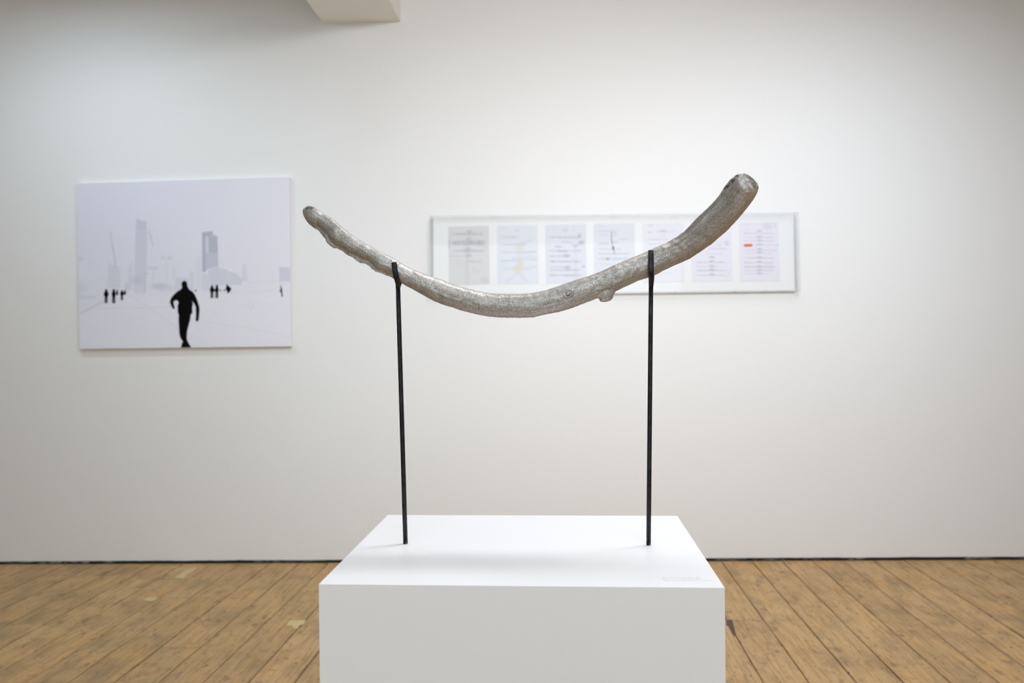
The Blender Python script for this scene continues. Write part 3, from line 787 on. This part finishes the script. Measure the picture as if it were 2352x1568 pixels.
    k.poly(f3([(1295, 950), (1310, 965), (1330, 985), (1318, 1010), (1300, 1022), (1295, 1000), (1285, 990)]), B, 1, 2)
    k.ell(*f3([(1243, 998)])[0], 2, 2, B, .5, .8); k.ell(*f3([(1275, 998)])[0], 2.2, 1.8, B, .6, .8); k.ell(*f3([(1045, 1000)])[0], 2.4, 1.8, B, .6, .8)
    k.poly(f3([(1722, 955), (1733, 985), (1740, 1045), (1732, 1050), (1727, 1015), (1716, 1010), (1722, 985)]), (30, 30, 34), .9, 2)
    return k.C
gapP = 0.024
pc3 = [at_wall(*p, gapP) for p in PC]
po_ = Vector(((pc3[2].x + pc3[3].x) / 2, DW, min(p.z for p in pc3)))
pr = empty('art_print', po_, 'pale unframed city photograph with a black walking figure, on the white wall at left', 'picture')
quad_slab('panel', [at_wall(*p, gapP - 0.0006) for p in PC], DW - 0.002, M_EDGE, pr, po_)
grid_sheet('print_face', PC, 540, 430, gapP, city, M_PRINT, pr, po_, 1.30)

# ---- the row of pages in an acrylic box
BP = [(995, 500.0), (1823.5, 492.0), (1826, 669.5), (995.5, 680.0)]
gB = 0.012
bq = [at_wall(*p, gB) for p in BP]
fo = Vector(((bq[0].x + bq[1].x) / 2, DW, min(p.z for p in bq)))
fr = empty('framed_pages', fo, 'long clear acrylic box frame with seven printed pages, on the wall behind the branch', 'frame')
quad_slab('backing_board', bq, DW - 0.003, M_BOARD, fr, fo)
PG = [[(1029.5, 520.5), (1122.5, 518), (1125, 652.5), (1031, 655)], [(1141, 517.5), (1234.5, 516), (1237, 651), (1143, 652.5)],
      [(1252, 516), (1345.5, 514), (1348, 650), (1254, 651.5)], [(1363.5, 513.8), (1457, 512.5), (1459.5, 648), (1365.5, 650)],
      [(1475.5, 513.2), (1568.5, 511.8), (1571.5, 646.5), (1477.5, 648.5)], [(1587, 512), (1679.5, 511), (1683, 645.5), (1589, 647)],
      [(1697.5, 511.6), (1787.5, 510.8), (1792, 645), (1700, 646.5)]]
BASE = [(207, 207, 210), (213, 217, 226), (212, 214, 224), (213, 215, 224), (219, 219, 228), (220, 219, 229), (219, 217, 228)]
def text_row(k, xa, xb, y, th, al, seed, col=(140, 142, 156)):
    r = random.Random(seed); x = xa
    while x < xb:
        w = min(r.uniform(3, 11), xb - x)
        k.line([(x, y + r.uniform(-.25, .25)), (x + w, y + r.uniform(-.25, .25))], th * r.uniform(.75, 1.15), col, 0.62 * al * r.uniform(.6, 1.0), 1.8)
        x += w + r.uniform(.4, 1.6)
def page(i):
    c2 = lambda x, y: (1020 + .0988 * x, 505 + .0988 * y); c3 = lambda x, y: (1240 + .0988 * x, 505 + .0988 * y)
    c4 = lambda x, y: (1465 + .0988 * x, 500 + .0988 * y); c5 = lambda x, y: (1640 + .1148 * x, 500 + .1148 * y)
    def f(X, Y):
        k = Ink(X, Y, BASE[i])
        if i == 0:
            for n_, (xa, xb, y, th, al) in enumerate(((210, 880, 325, 6.0, .42), (210, 915, 535, 12.5, .40), (215, 900, 715, 5.5, .40), (130, 620, 840, 3, .30), (215, 360, 945, 2.6, .25), (540, 870, 962, 5.5, .28), (215, 470, 1012, 2.4, .28))):
                (a, y_), (b, _) = c2(xa, y), c2(xb, y); text_row(k, a, b, y_, th, al, n_, (150, 152, 170))
            for x, y, rx, ry in ((570, 450, 8, 5), (560, 690, 7, 6), (580, 830, 6, 4), (590, 270, 7, 4)): k.ell(*c2(x, y), rx, ry, (160, 160, 172), .35, .6)
            k.line([c2(125, 480), c2(120, 640)], 3.5, (160, 162, 172), .45, 2)
            k.line([c2(690, 1100), c2(700, 1190), c2(800, 1215), c2(820, 1150)], 2, (170, 172, 184), .35, 3)
            k.ell(*c2(930, 1400), 9, 6, (176, 180, 194), .3, .9)
        elif i == 1:
            for n_, (xa, xb, y, th, al) in enumerate(((1320, 1450, 182, 2.5, .25), (1650, 1745, 248, 3.4, .50), (1330, 1690, 400, 7, .20), (1340, 1900, 575, 3.0, .5), (1330, 2150, 748, 3.4, .42), (1340, 1800, 945, 3.6, .5), (1900, 2150, 920, 4, .35))):
                (a, y_), (b, _) = c2(xa, y), c2(xb, y); text_row(k, a, b, y_, th, al, 20 + n_, (150, 156, 166))
            for q in ([(1720, 560), (2050, 470)], [(1700, 780), (2150, 720)], [(1600, 900), (2150, 850)], [(1700, 1250), (1450, 1440)], [(1760, 1250), (1930, 1440)], [(1620, 1120), (1380, 1140)], [(1850, 1140), (2140, 1080)]): k.line([c2(*p) for p in q], 3, (182, 188, 200), .40, 5)
            for x, y, rx, ry, al in ((1750, 650, 10, 8, .55), (1700, 1150, 10, 9, .75), (1770, 1040, 8, 14, .65), (1740, 800, 6, 9, .35)): k.ell(*c2(x, y), rx, ry, (206, 205, 190), al, .9)
        elif i == 2:
            for n_, (xa, xb, y, th, al) in enumerate(((235, 360, 150, 2, .2), (560, 630, 240, 7, .28), (235, 930, 405, 5, .42), (520, 690, 512, 3.5, .4), (340, 500, 622, 3.6, .6), (780, 900, 600, 4, .4), (235, 950, 715, 3.4, .5), (410, 640, 725, 5, .4), (240, 680, 840, 4.4, .45), (250, 960, 965, 4.2, .58), (240, 700, 1095, 3.4, .35), (250, 940, 1165, 3.4, .5), (240, 960, 1285, 4.4, .55))):
                (a, y_), (b, _) = c3(xa, y), c3(xb, y); text_row(k, a, b, y_, th, al, 40 + n_)
            for x, y, rx, ry in ((640, 1110, 7, 5), (620, 830, 7, 4), (920, 360, 5, 4), (960, 530, 7, 5), (1010, 1080, 4, 3)): k.ell(*c3(x, y), rx, ry, (158, 160, 174), .42, .7)
            k.line([c3(790, 110), c3(780, 260)], 1.5, (186, 188, 200), .5, 2); k.line([c3(720, 530), c3(820, 620), c3(1020, 480)], 1.6, (165, 166, 180), .5, 2)
        elif i == 3:
            for n_, (xa, xb, y, th, al) in enumerate(((1370, 1500, 140, 2.0, .3), (1370, 1780, 255, 3, .40), (1380, 1560, 345, 2.2, .25), (1830, 2060, 450, 2.8, .3), (1370, 1590, 548, 3.4, .5), (1680, 1800, 515, 3.4, .5), (1380, 1900, 680, 2.6, .38), (1380, 2060, 785, 3.2, .48), (1380, 2050, 900, 3.6, .45), (1420, 1740, 1030, 2.6, .3))):
                (a, y_), (b, _) = c3(xa, y), c3(xb, y); text_row(k, a, b, y_, th, al, 60 + n_)
            k.line([c3(1665, 290), c3(1670, 500), c3(1700, 640), c3(1740, 790)], 2.4, (120, 122, 132), .55, 2)
            k.ell(*c3(1708, 655), 2.4, 4, (84, 86, 96), .8, .6); k.ell(*c3(1575, 905), 3, 3, (130, 132, 145), .6, .7)
            k.line([c3(1660, 290), c3(1760, 300), c3(1770, 360), c3(1690, 380)], 2, (170, 172, 184), .4, 2)
        elif i == 4:
            for n_, (xa, xb, y, th, al) in enumerate(((230, 350, 178, 2.6, .35), (230, 330, 340, 2.6, .35), (450, 820, 318, 2.4, .35), (530, 650, 410, 2.6, .32), (230, 700, 505, 2.4, .34), (230, 620, 610, 3, .36), (230, 520, 690, 2.6, .3), (240, 800, 1280, 2.4, .3))):
                (a, y_), (b, _) = c4(xa, y), c4(xb, y); text_row(k, a, b, y_, th, al, 80 + n_)
            k.poly([c4(480, 325), c4(590, 270), c4(700, 325)], (170, 171, 188), .45, 2)
        elif i == 5:
            for n_, (xa, xb, y, th, al) in enumerate(((1380, 1500, 160, 2.4, .3), (1700, 2050, 560, 2.4, .2), (1850, 1930, 632, 2.6, .42), (1640, 2080, 720, 3.0, .36), (1560, 1960, 840, 3.0, .26), (1650, 1780, 915, 3.0, .42), (1370, 2040, 1035, 3.0, .40), (1370, 1930, 1135, 2.6, .32), (1370, 2060, 1225, 3.4, .46), (1370, 2030, 1335, 2.8, .40))):
                (a, y_), (b, _) = c4(xa, y), c4(xb, y); text_row(k, a, b, y_, th, al, 100 + n_)
            for y in (915, 1010, 1115, 1195, 1315): k.ell(*c4(1720, y), 6, 2.6, (160, 161, 178), .4, .7)
            k.ell(*c4(2070, 590), 5, 6, (190, 190, 204), .5, .8); k.line([c4(2160, 1230), c4(2060, 1400)], 1.4, (186, 186, 200), .5, 2)
        else:
            for n_, (xa, xb, y, th, al) in enumerate(((600, 700, 140, 2.2, .30), (595, 740, 240, 1.8, .22), (595, 1190, 310, 2.8, .34), (600, 1185, 392, 2.6, .30), (600, 1190, 462, 2.4, .30), (770, 1300, 548, 2.0, .34), (605, 1240, 650, 2.6, .32), (605, 1180, 712, 2.2, .26), (605, 1190, 805, 2.8, .42), (610, 1180, 895, 3.0, .42), (610, 1220, 983, 3.0, .46), (615, 1190, 1055, 2.6, .40), (615, 1110, 1120, 2.0, .34))):
                (a, y_), (b, _) = c5(xa, y), c5(xb, y); text_row(k, a, b, y_, th, al, 120 + n_)
            for y in (260, 378, 450, 535, 625, 692, 790, 878, 965, 1040, 1108): k.ell(*c5(910, y), 6.5, 2.2, (160, 161, 178), .45, .7)
            k.ell(*c5(1070, 160), 11, 8, (196, 196, 208), .5, .8); k.line([c5(1210, 110), c5(1225, 190)], 2, (170, 171, 185), .5, 2); k.ell(*c5(1080, 980), 12, 10, (208, 206, 208), .5, .9)
            k.line([c5(1290, 1080), c5(1240, 1200)], 1.4, (190, 190, 203), .5, 2)
        return k.C
    return f
for i, q in enumerate(PG):
    po2 = grid_sheet('page', q, 100, 142, gB + 0.0012, page(i), M_PAGE, fr, fo, 1.10)
    if i == 6:
        rq = [at_wall(x, y, gB + 0.0022) for x, y in ((1708.8, 560.6), (1728, 560.2), (1728.2, 565.8), (1709, 566.2))]
        rl_ = quad_slab('red_label', rq, DW - gB - 0.0012, M_RED, po2, fo); rl_['label'] = 'small red label'
# acrylic box: a front sheet and four side sheets
gA = 0.074; T = 0.004
AC = [(987.5, 495.5), (1834.5, 487.0), (1838.5, 667.5), (988.5, 677.0)]
aq = [at_wall(*p, gA) for p in AC]
cen = sum(aq, Vector()) / 4
def shrink(q, d):
    out = []
    for p in q:
        out.append(Vector((p.x - math.copysign(d, p.x - cen.x), p.y, p.z - math.copysign(d, p.z - cen.z))))
    return out
ai = shrink(aq, T)
bmx = [M_ACR, M_ACR_EDGE]
def pane(name, pts8, edge_idx):
    bm = bmesh.new(); v = [bm.verts.new(p - fo) for p in pts8]
    fcs = [bm.faces.new([v[i] for i in f]) for f in ((0, 1, 2, 3), (7, 6, 5, 4), (0, 4, 5, 1), (1, 5, 6, 2), (2, 6, 7, 3), (3, 7, 4, 0))]
    bmesh.ops.recalc_face_normals(bm, faces=bm.faces[:])
    o = from_bm(name, bm, M_ACR, fr); o.data.materials.append(M_ACR_EDGE)
    for k in edge_idx: o.data.polygons[k].material_index = 1
    return o
yb = DW - gA + T
pane('front_sheet', aq + [Vector((p.x, yb, p.z)) for p in aq], (2, 3, 4, 5))
for k in range(4):
    a, b, c, d = aq[k], aq[(k + 1) % 4], ai[(k + 1) % 4], ai[k]
    P8 = [Vector((p.x, yb + 0.0002, p.z)) for p in (a, b, c, d)] + [Vector((p.x, DW - 0.003, p.z)) for p in (a, b, c, d)]
    pane('side_sheet', P8, (0, 1))
# small screws along the top and bottom edge
for x in (1135, 1273, 1411, 1551, 1687):
    for y in (493.2 - (x - 1135) * 0.009, 676.0 - (x - 1135) * 0.0105):
        bm = bmesh.new()
        bmesh.ops.create_cone(bm, cap_ends=True, segments=12, radius1=0.0042, radius2=0.0034, depth=0.003)
        o = from_bm('screw', bm, M_SCREW, fr); p = at_wall(x, y, 0.035)
        top = y < 580
        zz = (aq[0].z + (aq[1].z - aq[0].z) * (x - 987) / 848 + 0.0015) if top else (aq[3].z + (aq[2].z - aq[3].z) * (x - 987) / 848 - 0.0015)
        o.location = Vector((p.x, p.y, zz)) - fo
        if not top: o.rotation_euler = (math.pi, 0, 0)
